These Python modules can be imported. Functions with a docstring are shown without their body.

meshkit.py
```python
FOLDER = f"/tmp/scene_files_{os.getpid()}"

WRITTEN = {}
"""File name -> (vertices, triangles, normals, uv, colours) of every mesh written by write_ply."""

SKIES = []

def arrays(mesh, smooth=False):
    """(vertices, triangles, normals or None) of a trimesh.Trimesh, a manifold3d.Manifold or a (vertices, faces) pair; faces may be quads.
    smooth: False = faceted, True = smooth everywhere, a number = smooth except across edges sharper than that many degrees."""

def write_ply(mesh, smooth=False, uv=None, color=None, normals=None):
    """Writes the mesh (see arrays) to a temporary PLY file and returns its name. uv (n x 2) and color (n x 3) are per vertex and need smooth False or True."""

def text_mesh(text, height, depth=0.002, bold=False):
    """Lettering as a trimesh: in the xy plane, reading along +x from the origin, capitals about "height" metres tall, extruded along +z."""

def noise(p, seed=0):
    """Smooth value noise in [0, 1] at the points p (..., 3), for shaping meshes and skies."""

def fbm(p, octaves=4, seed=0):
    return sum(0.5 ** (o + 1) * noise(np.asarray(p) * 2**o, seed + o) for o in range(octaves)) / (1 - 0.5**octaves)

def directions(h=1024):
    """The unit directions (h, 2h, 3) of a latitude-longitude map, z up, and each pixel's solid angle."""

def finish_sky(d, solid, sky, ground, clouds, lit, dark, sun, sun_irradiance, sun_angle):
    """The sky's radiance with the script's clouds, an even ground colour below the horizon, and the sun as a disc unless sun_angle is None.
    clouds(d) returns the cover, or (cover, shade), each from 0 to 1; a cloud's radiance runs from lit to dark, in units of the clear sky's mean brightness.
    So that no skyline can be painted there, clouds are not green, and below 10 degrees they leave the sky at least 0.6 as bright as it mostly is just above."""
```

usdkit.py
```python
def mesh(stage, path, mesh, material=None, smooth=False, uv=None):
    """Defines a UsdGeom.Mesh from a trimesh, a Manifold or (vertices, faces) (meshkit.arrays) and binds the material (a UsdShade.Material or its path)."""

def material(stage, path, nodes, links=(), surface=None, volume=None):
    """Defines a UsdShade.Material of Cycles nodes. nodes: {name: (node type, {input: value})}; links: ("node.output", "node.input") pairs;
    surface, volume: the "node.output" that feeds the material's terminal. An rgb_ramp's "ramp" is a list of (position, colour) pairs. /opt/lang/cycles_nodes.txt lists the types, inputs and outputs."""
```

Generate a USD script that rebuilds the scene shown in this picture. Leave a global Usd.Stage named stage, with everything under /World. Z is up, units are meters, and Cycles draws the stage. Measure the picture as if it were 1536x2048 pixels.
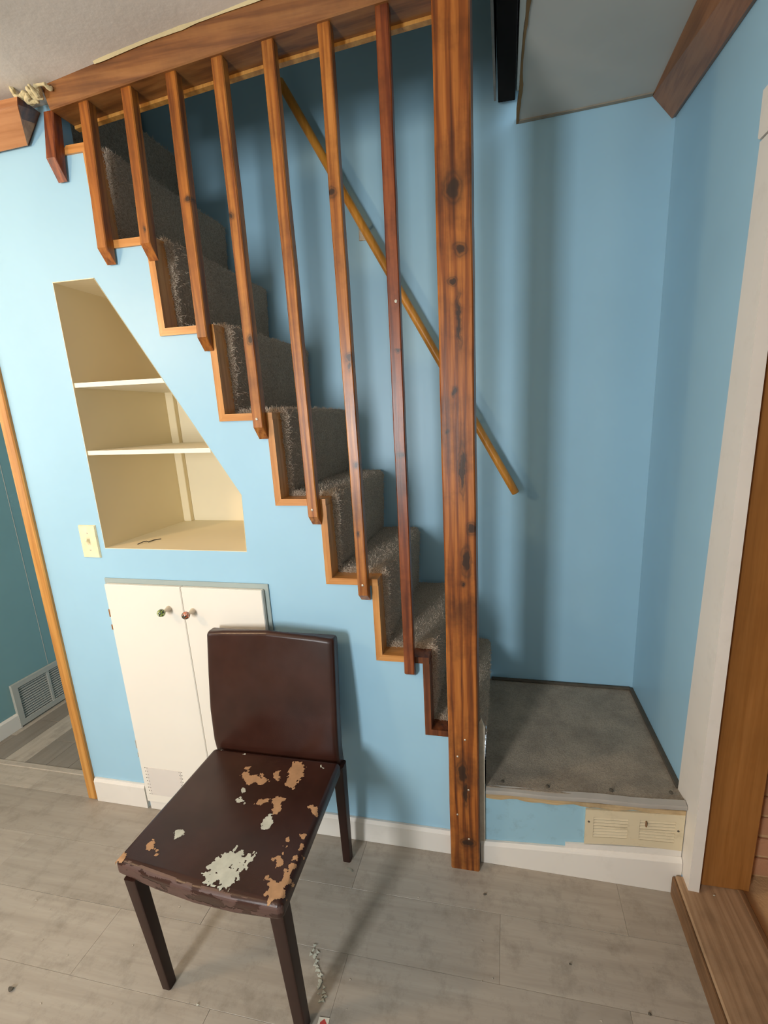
import math, random
import numpy as np
import trimesh
import manifold3d as m3
from shapely.geometry import Polygon, Point, box as sbox
from shapely import union_all
from shapely.affinity import rotate as srot, translate as strans, scale as sscale
from pxr import Usd, UsdGeom, UsdLux, UsdShade, Gf, Sdf, Vt
import usdkit, meshkit

stage = Usd.Stage.CreateInMemory()
UsdGeom.SetStageUpAxis(stage, 'Z'); UsdGeom.SetStageMetersPerUnit(stage, 1.0)
UsdGeom.Xform.Define(stage, '/World'); UsdGeom.Scope.Define(stage, '/World/Looks')
RNG = np.random.default_rng(7)

# ---------------------------------------------------------------- camera
cam = UsdGeom.Camera.Define(stage, '/World/camera')
C = np.array([0.2569, -1.2587, 1.511]); YAW, PITCH, ROLL = 0.1923, 0.217, -0.0364
FPX, PPX, PPY = 882.277, 841.859, 1024.419
cy_, sy_, cp_, sp_, cr_, sr_ = math.cos(YAW), math.sin(YAW), math.cos(PITCH), math.sin(PITCH), math.cos(ROLL), math.sin(ROLL)
fwd = np.array([-sy_*cp_, cy_*cp_, -sp_]); rgt = np.array([cy_, sy_, 0]); upv = np.cross(rgt, fwd)
R2 = cr_*rgt + sr_*upv; U2 = -sr_*rgt + cr_*upv
M = Gf.Matrix4d(*R2, 0, *U2, 0, *(-fwd), 0, *C, 1)
UsdGeom.Xformable(cam).AddTransformOp().Set(M)
cam.CreateHorizontalApertureAttr(36.0); cam.CreateVerticalApertureAttr(48.0)
cam.CreateFocalLengthAttr(36.0*FPX/1536)
cam.CreateHorizontalApertureOffsetAttr(-(PPX-768)/1536*36.0)
cam.CreateVerticalApertureOffsetAttr((PPY-1024)/1536*36.0)
cam.CreateClippingRangeAttr(Gf.Vec2f(0.02, 100))
cam.CreateExposureAttr(-0.13)

# ---------------------------------------------------------------- light: two room windows behind the camera, sky outside
dome = UsdLux.DomeLight.Define(stage, '/World/sky_light'); dome.CreateIntensityAttr(0.6); dome.CreateColorAttr(Gf.Vec3f(0.80, 0.90, 1.0))

def rect_light(name, pos, look, w, h, power, col):
    l = UsdLux.RectLight.Define(stage, '/World/' + name)
    d = np.array(look, float) - np.array(pos, float); d /= np.linalg.norm(d)
    x = np.cross(d, [0, 0, 1.0]); x /= np.linalg.norm(x); y = np.cross(x, d)
    UsdGeom.Xformable(l).AddTransformOp().Set(Gf.Matrix4d(*x, 0, *y, 0, *(-d), 0, *pos, 1))
    l.CreateWidthAttr(w); l.CreateHeightAttr(h); l.CreateIntensityAttr(power); l.CreateColorAttr(Gf.Vec3f(*col))
    return l
rect_light('window_daylight', (-0.97, -2.76, 1.42), (-0.97, 0, 1.42), 0.36, 0.90, 58.0, (0.95, 0.97, 0.98))
rect_light('window_daylight_001', (-2.55, -0.95, 1.60), (0, -0.95, 1.60), 0.9, 1.1, 1.4, (1.0, 0.95, 0.86))
bulb = UsdLux.SphereLight.Define(stage, '/World/ceiling_bulb'); bulb.CreateRadiusAttr(0.09); bulb.CreateIntensityAttr(118.0); bulb.CreateColorAttr(Gf.Vec3f(1.0, 0.67, 0.37))
UsdGeom.Xformable(bulb).AddTranslateOp().Set(Gf.Vec3d(-1.75, -1.15, 2.0))

# the upstairs room's dim daylight at the top of the stairwell
rect_light('upstairs_daylight', (-1.3, .28, 4.84), (-1.299, .28, 0), 0.5, 0.9, 1.6, (1.0, 0.90, 0.72))

# ---------------------------------------------------------------- helpers
taken = {}
def numbered(parent, name):
    k = (parent, name); n = taken.get(k, 0); taken[k] = n + 1
    return name if n == 0 else f'{name}_{n:03d}'
locs = {}
def tag(p, label=None, cat=None, group=None, kind=None):
    for k, v in (('label', label), ('category', cat), ('group', group), ('kind', kind)):
        if v: p.SetCustomDataByKey(k, v)
    return p
def thing(name, label, cat, loc=(0, 0, 0), group=None, kind=None):
    path = '/World/' + numbered('/World', name)
    x = UsdGeom.Xform.Define(stage, path); x.AddTranslateOp().Set(Gf.Vec3d(*map(float, loc)))
    locs[path] = np.array(loc, float)
    return tag(x.GetPrim(), label, cat, group, kind)
def tm(mesh):
    v, f, _ = meshkit.arrays(mesh, False); return v, f
def part(name, mesh, mat, parent=None, label=None, cat=None, group=None, kind=None, smooth=30):
    """one mesh, given in world coordinates"""
    pp = '/World' if parent is None else str(parent.GetPath())
    path = pp + '/' + numbered(pp, name)
    v, f = tm(mesh)
    off = locs.get(pp, np.zeros(3)); locs[path] = off
    m = usdkit.mesh(stage, path, trimesh.Trimesh(v - off, f, process=False), mat, smooth=smooth)
    return tag(m.GetPrim(), label, cat, group, kind)
def join(*ms):
    if all(hasattr(m, 'to_mesh') for m in ms): return m3.Manifold.batch_boolean(list(ms), m3.OpType.Add)
    vs, fs, n = [], [], 0
    for m in ms:
        v, f = tm(m); vs.append(v); fs.append(f + n); n += len(v)
    return np.vstack(vs), np.vstack(fs)
def hull(pts): return m3.Manifold.hull_points(np.asarray(pts, float))
def rbox(x0, x1, y0, y1, z0, z1, b=0.002):
    """box with chamfered edges"""
    b = min(b, (x1-x0)*.45, (y1-y0)*.45, (z1-z0)*.45); pts = []
    for x, sx in ((x0, 1), (x1, -1)):
        for y, sy in ((y0, 1), (y1, -1)):
            for z, sz in ((z0, 1), (z1, -1)):
                pts += [(x, y+sy*b, z+sz*b), (x+sx*b, y, z+sz*b), (x+sx*b, y+sy*b, z)]
    return hull(pts)
SPH = trimesh.creation.icosphere(2, 1.0).vertices
def balls(centers, r): return hull(np.vstack([SPH*(r if np.ndim(r) == 0 else r[i]) + np.array(c) for i, c in enumerate(centers)]))
def prism_xz(poly, y0, y1):
    """a shapely polygon in (x, z) given thickness along y"""
    m = trimesh.creation.extrude_polygon(poly, y1 - y0, engine='earcut')
    v = np.array(m.vertices); return np.stack([v[:, 0], y0 + v[:, 2], v[:, 1]], 1), np.array(m.faces)[:, ::-1]
def prism_xy(poly, z0, z1):
    m = trimesh.creation.extrude_polygon(poly, z1 - z0, engine='earcut')
    v = np.array(m.vertices); v[:, 2] += z0; return v, np.array(m.faces)
def tube(path, r, n=10, cap=True):
    path = np.asarray(path, float); k = len(path); rr = np.full(k, r) if np.ndim(r) == 0 else np.asarray(r)
    t = np.gradient(path, axis=0); t /= np.linalg.norm(t, axis=1)[:, None]
    a = np.array([0, 0, 1.0]) if abs(t[0][2]) < .9 else np.array([1.0, 0, 0])
    vs = []
    for i in range(k):
        u = np.cross(t[i], a); u /= np.linalg.norm(u); w = np.cross(t[i], u)
        ang = np.linspace(0, 2*math.pi, n, endpoint=False)
        vs.append(path[i] + rr[i]*(np.cos(ang)[:, None]*u + np.sin(ang)[:, None]*w))
    v = np.vstack(vs); f = []
    for i in range(k-1):
        for j in range(n):
            a0, a1, b0, b1 = i*n+j, i*n+(j+1) % n, (i+1)*n+j, (i+1)*n+(j+1) % n
            f += [(a0, a1, b1), (a0, b1, b0)]
    if cap:
        v = np.vstack([v, path[0], path[-1]]); c0, c1 = len(v)-2, len(v)-1
        for j in range(n):
            f += [(c0, (j+1) % n, j), (c1, (k-1)*n+j, (k-1)*n+(j+1) % n)]
    return v, np.array(f)[:, ::-1]
def refined(man, step): return man.refine_to_length(step)
def displaced(mesh, amp, freq, seed=0, octaves=3):
    v, f, n = meshkit.arrays(mesh, True)
    t = trimesh.Trimesh(v, f, process=True, merge_norm=True); v, f, n = meshkit.arrays(t, True)
    d = (meshkit.fbm(v*freq + 37.1, octaves, seed) - .5)*2*amp
    return v + n*d[:, None], f
def ragged(poly, amp, step, seed):
    """a polygon with an irregular, torn outline"""
    L = poly.exterior.length; n = max(int(L/step), 8)
    p = np.array([poly.exterior.interpolate(i/n, normalized=True).coords[0] for i in range(n)])
    q = np.column_stack([p, np.zeros(n)])
    d1 = meshkit.fbm(q/step*.45 + 3.3, 3, seed) - .5; d2 = meshkit.fbm(q/step*.45 + 91.7, 3, seed+5) - .5
    out = Polygon(p + np.column_stack([d1, d2])*2*amp).buffer(0)
    return max(out.geoms, key=lambda g: g.area) if hasattr(out, 'geoms') else out

def flaky(poly, cell, reach, seed, amp=1.9, hf=0.0):
    """a scrap with a flaked, broken outline: small cells kept where the outline's distance plus noise allows"""
    x0, y0, x1, y1 = poly.buffer(reach).bounds; out = []
    xs_ = np.arange(x0, x1, cell); ys_ = np.arange(y0, y1, cell)
    gx, gy = np.meshgrid(xs_, ys_); q = np.column_stack([gx.ravel(), gy.ravel(), np.zeros(gx.size)])
    nz = meshkit.fbm(q/reach*.55 + 17.0*seed, 4, seed) - .5
    if hf: nz = nz + hf*(meshkit.fbm(q/.0075 + 5.0*seed, 2, seed+9) - .5)
    for (x, y, _), n_ in zip(q, nz):
        p_ = Point(x, y); d_ = poly.exterior.distance(p_)*(1 if poly.contains(p_) else -1)
        if min(d_, .012)/reach*.5 + n_*amp > 0: out.append(sbox(x-cell*.56, y-cell*.56, x+cell*.56, y+cell*.56))
    if not out: return poly
    return union_all(out).buffer(-cell*.12).simplify(cell*.45)

# ---------------------------------------------------------------- materials
def srgb(r, g, b):
    f = lambda c: c/255/12.92 if c/255 <= .04045 else ((c/255+.055)/1.055)**2.4
    return (f(r), f(g), f(b))
def mat(name, nodes, links, surface='p.BSDF'):
    return usdkit.material(stage, '/World/Looks/' + name, nodes, links, surface=surface)
def paint(name, col, rough=.55, spec=.35, bump=.15, bscale=90, mottle=.06, grime=None, grime_amt=.5):
    dark = tuple(c*(1-mottle) for c in col); lite = tuple(min(1, c*(1+mottle)) for c in col)
    nodes = {'g': ('geometry', {}), 'n': ('noise_texture', {'scale': 3.0, 'detail': 4.0}), 'r': ('rgb_ramp', {'ramp': [(.3, dark), (.7, lite)]}),
             'nb': ('noise_texture', {'scale': float(bscale), 'detail': 3.0}), 'b': ('bump', {'strength': bump, 'distance': .002}),
             'p': ('principled_bsdf', {'roughness': rough, 'specular_ior_level': spec})}
    links = [('g.position', 'n.vector'), ('g.position', 'nb.vector'), ('n.fac', 'r.fac'), ('nb.fac', 'b.height'), ('b.normal', 'p.normal')]
    if grime:
        nodes |= {'ng': ('noise_texture', {'scale': 14.0, 'detail': 6.0, 'roughness': .7}), 'rg': ('rgb_ramp', {'ramp': [(.55, (0, 0, 0)), (.72, (grime_amt,)*3)]}),
                  'mx': ('mix', {'color2': grime})}
        links += [('g.position', 'ng.vector'), ('ng.fac', 'rg.fac'), ('rg.color', 'mx.fac'), ('r.color', 'mx.color1'), ('mx.color', 'p.base_color')]
    else: links += [('r.color', 'p.base_color')]
    return mat(name, nodes, links)
def wood(name, dark, mid, lite, axis='z', scale=28.0, rough=.34, seed=0.0, stain=.55, rings=.28, spec=.5, knots=()):
    sc = {'x': (scale*.045, scale, scale), 'y': (scale, scale*.045, scale), 'z': (scale, scale, scale*.045)}[axis]
    nodes = {'g': ('geometry', {}), 'm': ('mapping', {'scale': sc, 'location': (seed, seed*.7, seed*1.3)}),
             'n': ('noise_texture', {'scale': 3.0, 'detail': 7.0, 'roughness': .62, 'distortion': .5}),
             'm2': ('mapping', {'scale': tuple(c*.32 for c in sc), 'location': (seed*2.1, seed, seed*.4)}),
             'w': ('wave_texture', {'wave_type': 'rings', 'rings_direction': axis, 'scale': 1.3, 'distortion': 11.0, 'detail': 4.0, 'detail_scale': 1.6, 'detail_roughness': .65}),
             'mx': ('mix_float', {'fac': rings}), 'r': ('rgb_ramp', {'ramp': [(.18, dark), (.46, mid), (.80, lite)]}),
             'ns': ('noise_texture', {'scale': 6.0, 'detail': 5.0, 'roughness': .65}), 'rs': ('rgb_ramp', {'ramp': [(.46, (0, 0, 0)), (.68, (stain,)*3)]}),
             'ms': ('mix', {'color2': tuple(c*.45 for c in dark)}),
             'b': ('bump', {'strength': .25, 'distance': .001}), 'p': ('principled_bsdf', {'roughness': rough, 'specular_ior_level': spec})}
    links = [('g.position', 'm.vector'), ('m.vector', 'n.vector'), ('g.position', 'm2.vector'), ('m2.vector', 'w.vector'), ('n.fac', 'mx.a'), ('w.fac', 'mx.b'),
             ('mx.result', 'r.fac'), ('g.position', 'ns.vector'), ('ns.fac', 'rs.fac'), ('rs.color', 'ms.fac'), ('r.color', 'ms.color1'), ('ms.color', 'p.base_color'),
             ('n.fac', 'b.height'), ('b.normal', 'p.normal')]
    if knots:      # soft-edged knots where they sit in the board's face
        nodes |= {'kn': ('noise_texture', {'scale': 38.0, 'detail': 3.0}), 'ks': ('vector_math', {'math_type': 'subtract', 'vector2': (.5, .5, .5)}), 'kc': ('vector_math', {'math_type': 'scale', 'scale': .022}), 'ka': ('vector_math', {'math_type': 'add'})}
        links += [('g.position', 'kn.vector'), ('kn.color', 'ks.vector1'), ('ks.vector', 'kc.vector1'), ('g.position', 'ka.vector1'), ('kc.vector', 'ka.vector2')]
        last = None
        for k, (x, z, rx, rz) in enumerate(knots):
            nodes[f'km{k}'] = ('mapping', {'scale': (1/rx, 0.0, 1/rz), 'location': (-x/rx, 0.0, -z/rz)}); nodes[f'kl{k}'] = ('vector_math', {'math_type': 'length'})
            links += [('ka.vector', f'km{k}.vector'), (f'km{k}.vector', f'kl{k}.vector1')]
            if last is None: last = f'kl{k}.value'
            else:
                nodes[f'kx{k}'] = ('math', {'math_type': 'minimum'}); links += [(last, f'kx{k}.value1'), (f'kl{k}.value', f'kx{k}.value2')]; last = f'kx{k}.value'
        nodes |= {'kd': ('math', {'math_type': 'multiply', 'value2': .25}), 'kr': ('rgb_ramp', {'ramp': [(0, (.96,)*3), (.19, (.92,)*3), (.27, (.45,)*3), (.33, (.62,)*3), (.42, (.22,)*3), (.70, (0, 0, 0))]}), 'kmix': ('mix', {'color2': (.022, .010, .005)})}
        links = [l for l in links if l != ('ms.color', 'p.base_color')] + [(last, 'kd.value1'), ('kd.value', 'kr.fac'), ('kr.color', 'kmix.fac'), ('ms.color', 'kmix.color1'), ('kmix.color', 'p.base_color')]
    return mat(name, nodes, links)
def plain(name, col, rough=.5, spec=.5, metal=0.0):
    return mat(name, {'g': ('geometry', {}), 'n': ('noise_texture', {'scale': 40.0, 'detail': 3.0}), 'r': ('rgb_ramp', {'ramp': [(.3, tuple(c*.88 for c in col)), (.7, tuple(min(1, c*1.1) for c in col))]}),
                      'p': ('principled_bsdf', {'roughness': rough, 'specular_ior_level': spec, 'metallic': metal})}, [('g.position', 'n.vector'), ('n.fac', 'r.fac'), ('r.color', 'p.base_color')])

BLUE = (0.338, 0.565, 0.71)
M_blue = paint('blue_paint', BLUE, rough=.42, spec=.45, bump=.12, bscale=60, mottle=.03)
M_blue_old = paint('scuffed_blue_paint', (0.30, 0.50, 0.60), rough=.5, bump=.15, mottle=.05, grime=(.16, .22, .25), grime_amt=.35)
M_room = paint('plain_wall_paint', (0.62, 0.62, 0.56), rough=.7)
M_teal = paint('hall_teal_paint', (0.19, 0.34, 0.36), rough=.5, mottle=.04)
M_dark = plain('dark_void', (.012, .011, .01), rough=.9, spec=.1)
M_ceil = paint('ceiling_texture', (0.62, 0.57, 0.51), rough=.85, spec=.2, bump=.35, bscale=55, mottle=.14)
M_white = paint('white_trim_paint', (0.76, 0.71, 0.64), rough=.45, spec=.4, bump=.08, bscale=40, mottle=.04, grime=(.5, .45, .38), grime_amt=.15)
M_door = paint('white_door_paint', (0.80, 0.75, 0.66), rough=.45, spec=.4, bump=.06, bscale=40, mottle=.02)
M_soffit = paint('smooth_soffit', (0.52, 0.50, 0.45), rough=.85, spec=.2, bump=.15, bscale=60, mottle=.06)
M_cream = paint('cream_paint', (0.82, 0.70, 0.46), rough=.55, bump=.06, mottle=.03)
M_cream_back = paint('cream_back_paint', (0.84, 0.74, 0.52), rough=.55, bump=.06, mottle=.03)
M_shelf = paint('shelf_paint', (0.88, 0.82, 0.66), rough=.5, bump=.05, mottle=.02)
M_plate = plain('ivory_plastic', (0.86, 0.76, 0.48), rough=.35)
M_beige = plain('beige_plastic', (0.60, 0.53, 0.42), rough=.45)
M_regis = paint('cream_metal', (0.66, 0.56, 0.38), rough=.5, bump=.1, mottle=.06, grime=(.36, .28, .16), grime_amt=.45)
M_grey_metal = paint('grey_grille_metal', (0.42, 0.42, 0.38), rough=.5, mottle=.05)
M_screw = plain('screw_metal', (0.62, 0.55, 0.45), rough=.35, metal=.7)
M_alu = paint('worn_metal_strip', (0.38, 0.35, 0.31), rough=.45, bump=.3, bscale=60, mottle=.25)
W_D, W_M, W_L = (0.10, 0.022, 0.003), (0.31, 0.090, 0.011), (0.52, 0.20, 0.032)
M_post = wood('post_wood', (0.05, 0.011, 0.003), (0.25, 0.066, 0.009), (0.50, 0.175, 0.032), 'z', 26, seed=1.7, stain=.6,
    knots=[(.131, 2.041, .017, .024), (.128, 1.835, .010, .009), (.1690, 1.1947, .011, .014), (.124, 1.566, .006, .008), (.1045, 1.466, .004, .005), (.1385, 1.03, .005, .006), (.145, 1.905, .012, .012), (.140, 1.74, .005, .050), (.142, 1.36, .007, .055), (.128, .385, .013, .035), (.137, .31, .008, .04), (.143, .115, .020, .012), (.150, 1.10, .010, .035)])
BW = {'amber': (W_D, (.30, .088, .010), (.47, .165, .022), 3.1, .35), 'honey': ((.12, .026, .004), (.34, .108, .015), (.54, .215, .042), 5.7, .45), 'russet': ((.05, .010, .004), (.17, .036, .008), (.31, .085, .020), 8.3, .65)}
M_trim = wood('edge_trim_wood', (.36, .135, .028), (.54, .225, .055), (.66, .32, .10), 'z', 30, seed=2.2, stain=.15, rings=.2)
M_trim_h = wood('edge_trim_wood_level', (.36, .135, .028), (.54, .225, .055), (.66, .32, .10), 'x', 30, seed=4.4, stain=.15, rings=.2)
M_trim_dk = wood('dark_edge_trim_wood', (.05, .012, .003), (.135, .036, .009), (.22, .065, .018), 'z', 30, seed=6.0, stain=.3)
M_beam = wood('beam_wood', (.10, .032, .007), (.22, .080, .019), (.32, .135, .038), 'x', 24, seed=9.0, stain=.3, rings=.3)
M_cove = wood('cove_wood', (.27, .10, .035), (.42, .175, .065), (.52, .24, .10), 'x', 24, seed=12.0, stain=.1, rings=.35)
M_cove_y = wood('cove_wood_along_wall', (.15, .055, .018), (.24, .095, .033), (.31, .135, .052), 'y', 24, seed=13.0, stain=.15, rings=.3)
M_rail = wood('rail_wood', (.38, .145, .018), (.54, .225, .030), (.64, .30, .055), 'z', 30, rough=.28, seed=14.0, stain=.1, rings=.1)
M_jamb = wood('jamb_wood', (.24, .095, .020), (.32, .130, .030), (.39, .17, .045), 'z', 22, rough=.45, seed=15.0, stain=.12, rings=.15)
M_sill = wood('sill_wood', (.26, .160, .088), (.37, .235, .135), (.45, .30, .18), 'y', 24, rough=.6, seed=16.0, stain=.4, rings=.3, spec=.25)
M_sill_dk = wood('sill_edge_wood', (.13, .068, .032), (.20, .108, .052), (.27, .15, .078), 'y', 24, rough=.6, seed=17.0, stain=.5, spec=.25)
M_hallcasing = wood('hall_casing_wood', (.36, .14, .025), (.52, .235, .05), (.66, .34, .09), 'z', 26, seed=18.0, stain=.1, rings=.2)
M_brick = paint('brick_face', (.50, .26, .14), rough=.8, bump=.5, bscale=120, mottle=.12)
M_mortar = paint('mortar', (.58, .38, .20), rough=.9, bump=.6, bscale=140, mottle=.1)
M_foam = paint('spray_foam', (.56, .47, .27), rough=.9, bump=.6, bscale=60, mottle=.15)
M_tan = plain('bare_backing', (.46, .265, .14), rough=.85, spec=.15)
M_chalk = plain('chalky_scrap', (.55, .55, .46), rough=.85, spec=.15)
M_paper = plain('paper_scrap', (.80, .72, .58), rough=.7)
M_red = plain('red_print', (.55, .06, .05), rough=.6)
M_crumb = plain('floor_crumb', (.50, .44, .36), rough=.9)
M_crumb_dk = plain('dark_floor_crumb', (.09, .075, .055), rough=.9)
M_torn = paint('torn_drywall', (.20, .12, .05), rough=.95, bump=.8, bscale=80, mottle=.4)

# carpet: short shag, grey brown
def carpet(name, a, b, c, grime):
    return mat(name, {'g': ('geometry', {}), 'n': ('noise_texture', {'scale': 150.0, 'detail': 4.0, 'roughness': .75}), 'r': ('rgb_ramp', {'ramp': [(.3, a), (.52, b), (.75, c)]}),
        'n2': ('noise_texture', {'scale': 9.0, 'detail': 5.0, 'roughness': .65}), 'r2': ('rgb_ramp', {'ramp': [(.4, (0, 0, 0)), (.7, (grime,)*3)]}), 'mx': ('mix', {'color2': tuple(x*.45 for x in a)}),
        'b': ('bump', {'strength': 1.0, 'distance': .007}), 'p': ('principled_bsdf', {'roughness': .95, 'specular_ior_level': .1, 'sheen_weight': .25, 'sheen_roughness': .5})},
        [('g.position', 'n.vector'), ('n.fac', 'r.fac'), ('g.position', 'n2.vector'), ('n2.fac', 'r2.fac'), ('r2.color', 'mx.fac'), ('r.color', 'mx.color1'), ('mx.color', 'p.base_color'), ('n.fac', 'b.height'), ('b.normal', 'p.normal')])
M_carpet = carpet('shag_carpet', (.26, .19, .128), (.44, .335, .235), (.60, .48, .36), .2)
M_carpet_flat = carpet('worn_flat_carpet', (.33, .255, .18), (.47, .375, .275), (.56, .455, .345), .5)
M_fiber = mat('carpet_fiber', {'h': ('object_info', {}), 'p': ('principled_bsdf', {'base_color': (.62, .51, .40), 'roughness': .9, 'specular_ior_level': .1})}, [])

# vinyl planks: tone per plank, grain along the plank
def plank_mat(name, axis, tone, seed):
    sc = {'x': (1.6, 22, 22), 'y': (22, 1.6, 22)}[axis]; t = tone
    return mat(name, {'g': ('geometry', {}), 'm': ('mapping', {'scale': sc, 'location': (seed, seed*1.7, 0.0)}), 'n': ('noise_texture', {'scale': 1.6, 'detail': 8.0, 'roughness': .62, 'distortion': .35}),
        'r': ('rgb_ramp', {'ramp': [(.24, (.32*t, .275*t, .222*t)), (.5, (.385*t, .335*t, .275*t)), (.76, (.44*t, .39*t, .325*t))]}),
        'n2': ('noise_texture', {'scale': 13.0, 'detail': 8.0, 'roughness': .72}), 'r2': ('rgb_ramp', {'ramp': [(.50, (0, 0, 0)), (.72, (.55,)*3)]}), 'mx': ('mix', {'color2': (.20, .17, .13)}),
        'b': ('bump', {'strength': .12, 'distance': .001}), 'p': ('principled_bsdf', {'roughness': .42, 'specular_ior_level': .35})},
        [('g.position', 'm.vector'), ('m.vector', 'n.vector'), ('n.fac', 'r.fac'), ('g.position', 'n2.vector'), ('n2.fac', 'r2.fac'), ('r2.color', 'mx.fac'), ('r.color', 'mx.color1'), ('mx.color', 'p.base_color'), ('n.fac', 'b.height'), ('b.normal', 'p.normal')])
M_plank = [plank_mat(f'vinyl_plank_{w}', 'x', t, s) for w, t, s in (('mid', 1.0, 0.0), ('light', 1.13, 3.0), ('grey', .92, 7.0), ('warm', 1.05, 11.0))]
M_hplank = [plank_mat(f'hall_plank_{w}', 'y', t, s) for w, t, s in (('mid', .95, 2.0), ('dark', .62, 5.0), ('light', 1.1, 9.0))]
M_seam = plain('floor_underlay', (.27, .225, .18), rough=.9)

M_leather = mat('brown_leatherette', {'g': ('geometry', {}), 'n': ('noise_texture', {'scale': 9.0, 'detail': 4.0}), 'r': ('rgb_ramp', {'ramp': [(.3, (.026, .0080, .0048)), (.7, (.044, .0140, .0088))]}),
    'v': ('voronoi_texture', {'scale': 420.0}), 'b': ('bump', {'strength': .12, 'distance': .0006}), 'n3': ('noise_texture', {'scale': 5.0, 'detail': 3.0}), 'mr': ('map_range', {'from_min': .3, 'from_max': .7, 'to_min': .24, 'to_max': .36}),
    'p': ('principled_bsdf', {'specular_ior_level': .42})},
    [('g.position', 'n.vector'), ('g.position', 'v.vector'), ('g.position', 'n3.vector'), ('n.fac', 'r.fac'), ('r.color', 'p.base_color'), ('v.distance', 'b.height'), ('b.normal', 'p.normal'), ('n3.fac', 'mr.value'), ('mr.result', 'p.roughness')])
M_leather_worn = plain('scuffed_leatherette', (.085, .040, .031), rough=.45)
M_leather_leg = plain('leg_leatherette', (.026, .0088, .0058), rough=.4, spec=.3)

# ---------------------------------------------------------------- measured layout
LX = [0.0007, -0.1535, -0.3051, -0.4524, -0.6095, -0.7722, -0.9300, -1.0870, -1.244, -1.401, -1.558, -1.715]      # left end of each tread
LZ = [0.4688, 0.7318, 0.9918, 1.2481, 1.5129, 1.7719, 2.0235, 2.2780, 2.535, 2.79, 3.05, 3.31]                    # its underside trim level
DEPTH = 0.618            # from the stair side wall to the wall behind the stairs
XR = 0.82                # right wall
CX = [(-2.60, 2.385), (-1.20, 2.395), (-0.974, 2.414), (-0.64, 2.458), (-0.30, 2.493), (0.29, 2.522), (0.82, 2.552)]
def ceil_z(x): return float(np.interp(x, [c[0] for c in CX], [c[1] for c in CX]))

# ---------------------------------------------------------------- setting: floor
fl = thing('floor', 'grey-brown vinyl plank floor of the room and hall', 'floor', (0, 0, 0), kind='structure')
part('subfloor', rbox(-2.75, 0.80, -2.95, 0.10, -0.06, -0.004, .001), M_seam, fl)
part('subfloor', rbox(-2.30, -1.40, 0.10, 1.45, -0.06, -0.004, .001), M_seam, fl)
rows = [0.10, -0.005, -0.18, -0.355, -0.53, -0.705, -0.88, -1.055, -1.23, -1.405, -1.58]
joints = {0: [-1.75, -0.9, 0.05], 1: [-1.95, -1.10, -0.23, 0.62], 2: [-1.50, -0.66, 0.25], 3: [-1.80, -0.945, -0.18, 0.58], 4: [-1.35, -0.50, 0.36], 5: [-1.95, -1.1, -0.25, .5]}
pr = random.Random(5)
for i in range(len(rows)-1):
    y1, y0 = rows[i], rows[i+1]
    js = [-2.75] + joints.get(i, [-1.9+.37*(i % 3), -1.05+.37*(i % 3), -.2+.37*(i % 3)]) + [0.80]
    for a, b in zip(js[:-1], js[1:]):
        top = pr.uniform(-.0004, .0004)
        part('plank', rbox(a+.0002, b-.0002, y0+.0002, y1-.0002, -.004, top, .0006), M_plank[pr.choice([0, 0, 1, 2, 3])], fl)
part('plank', rbox(-2.75, 0.80, -2.95, -1.58, -.004, 0, .001), M_plank[0], fl)
hx = [-2.28, -2.17, -2.05, -1.93, -1.81, -1.69, -1.57, -1.45, -1.40]
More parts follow.
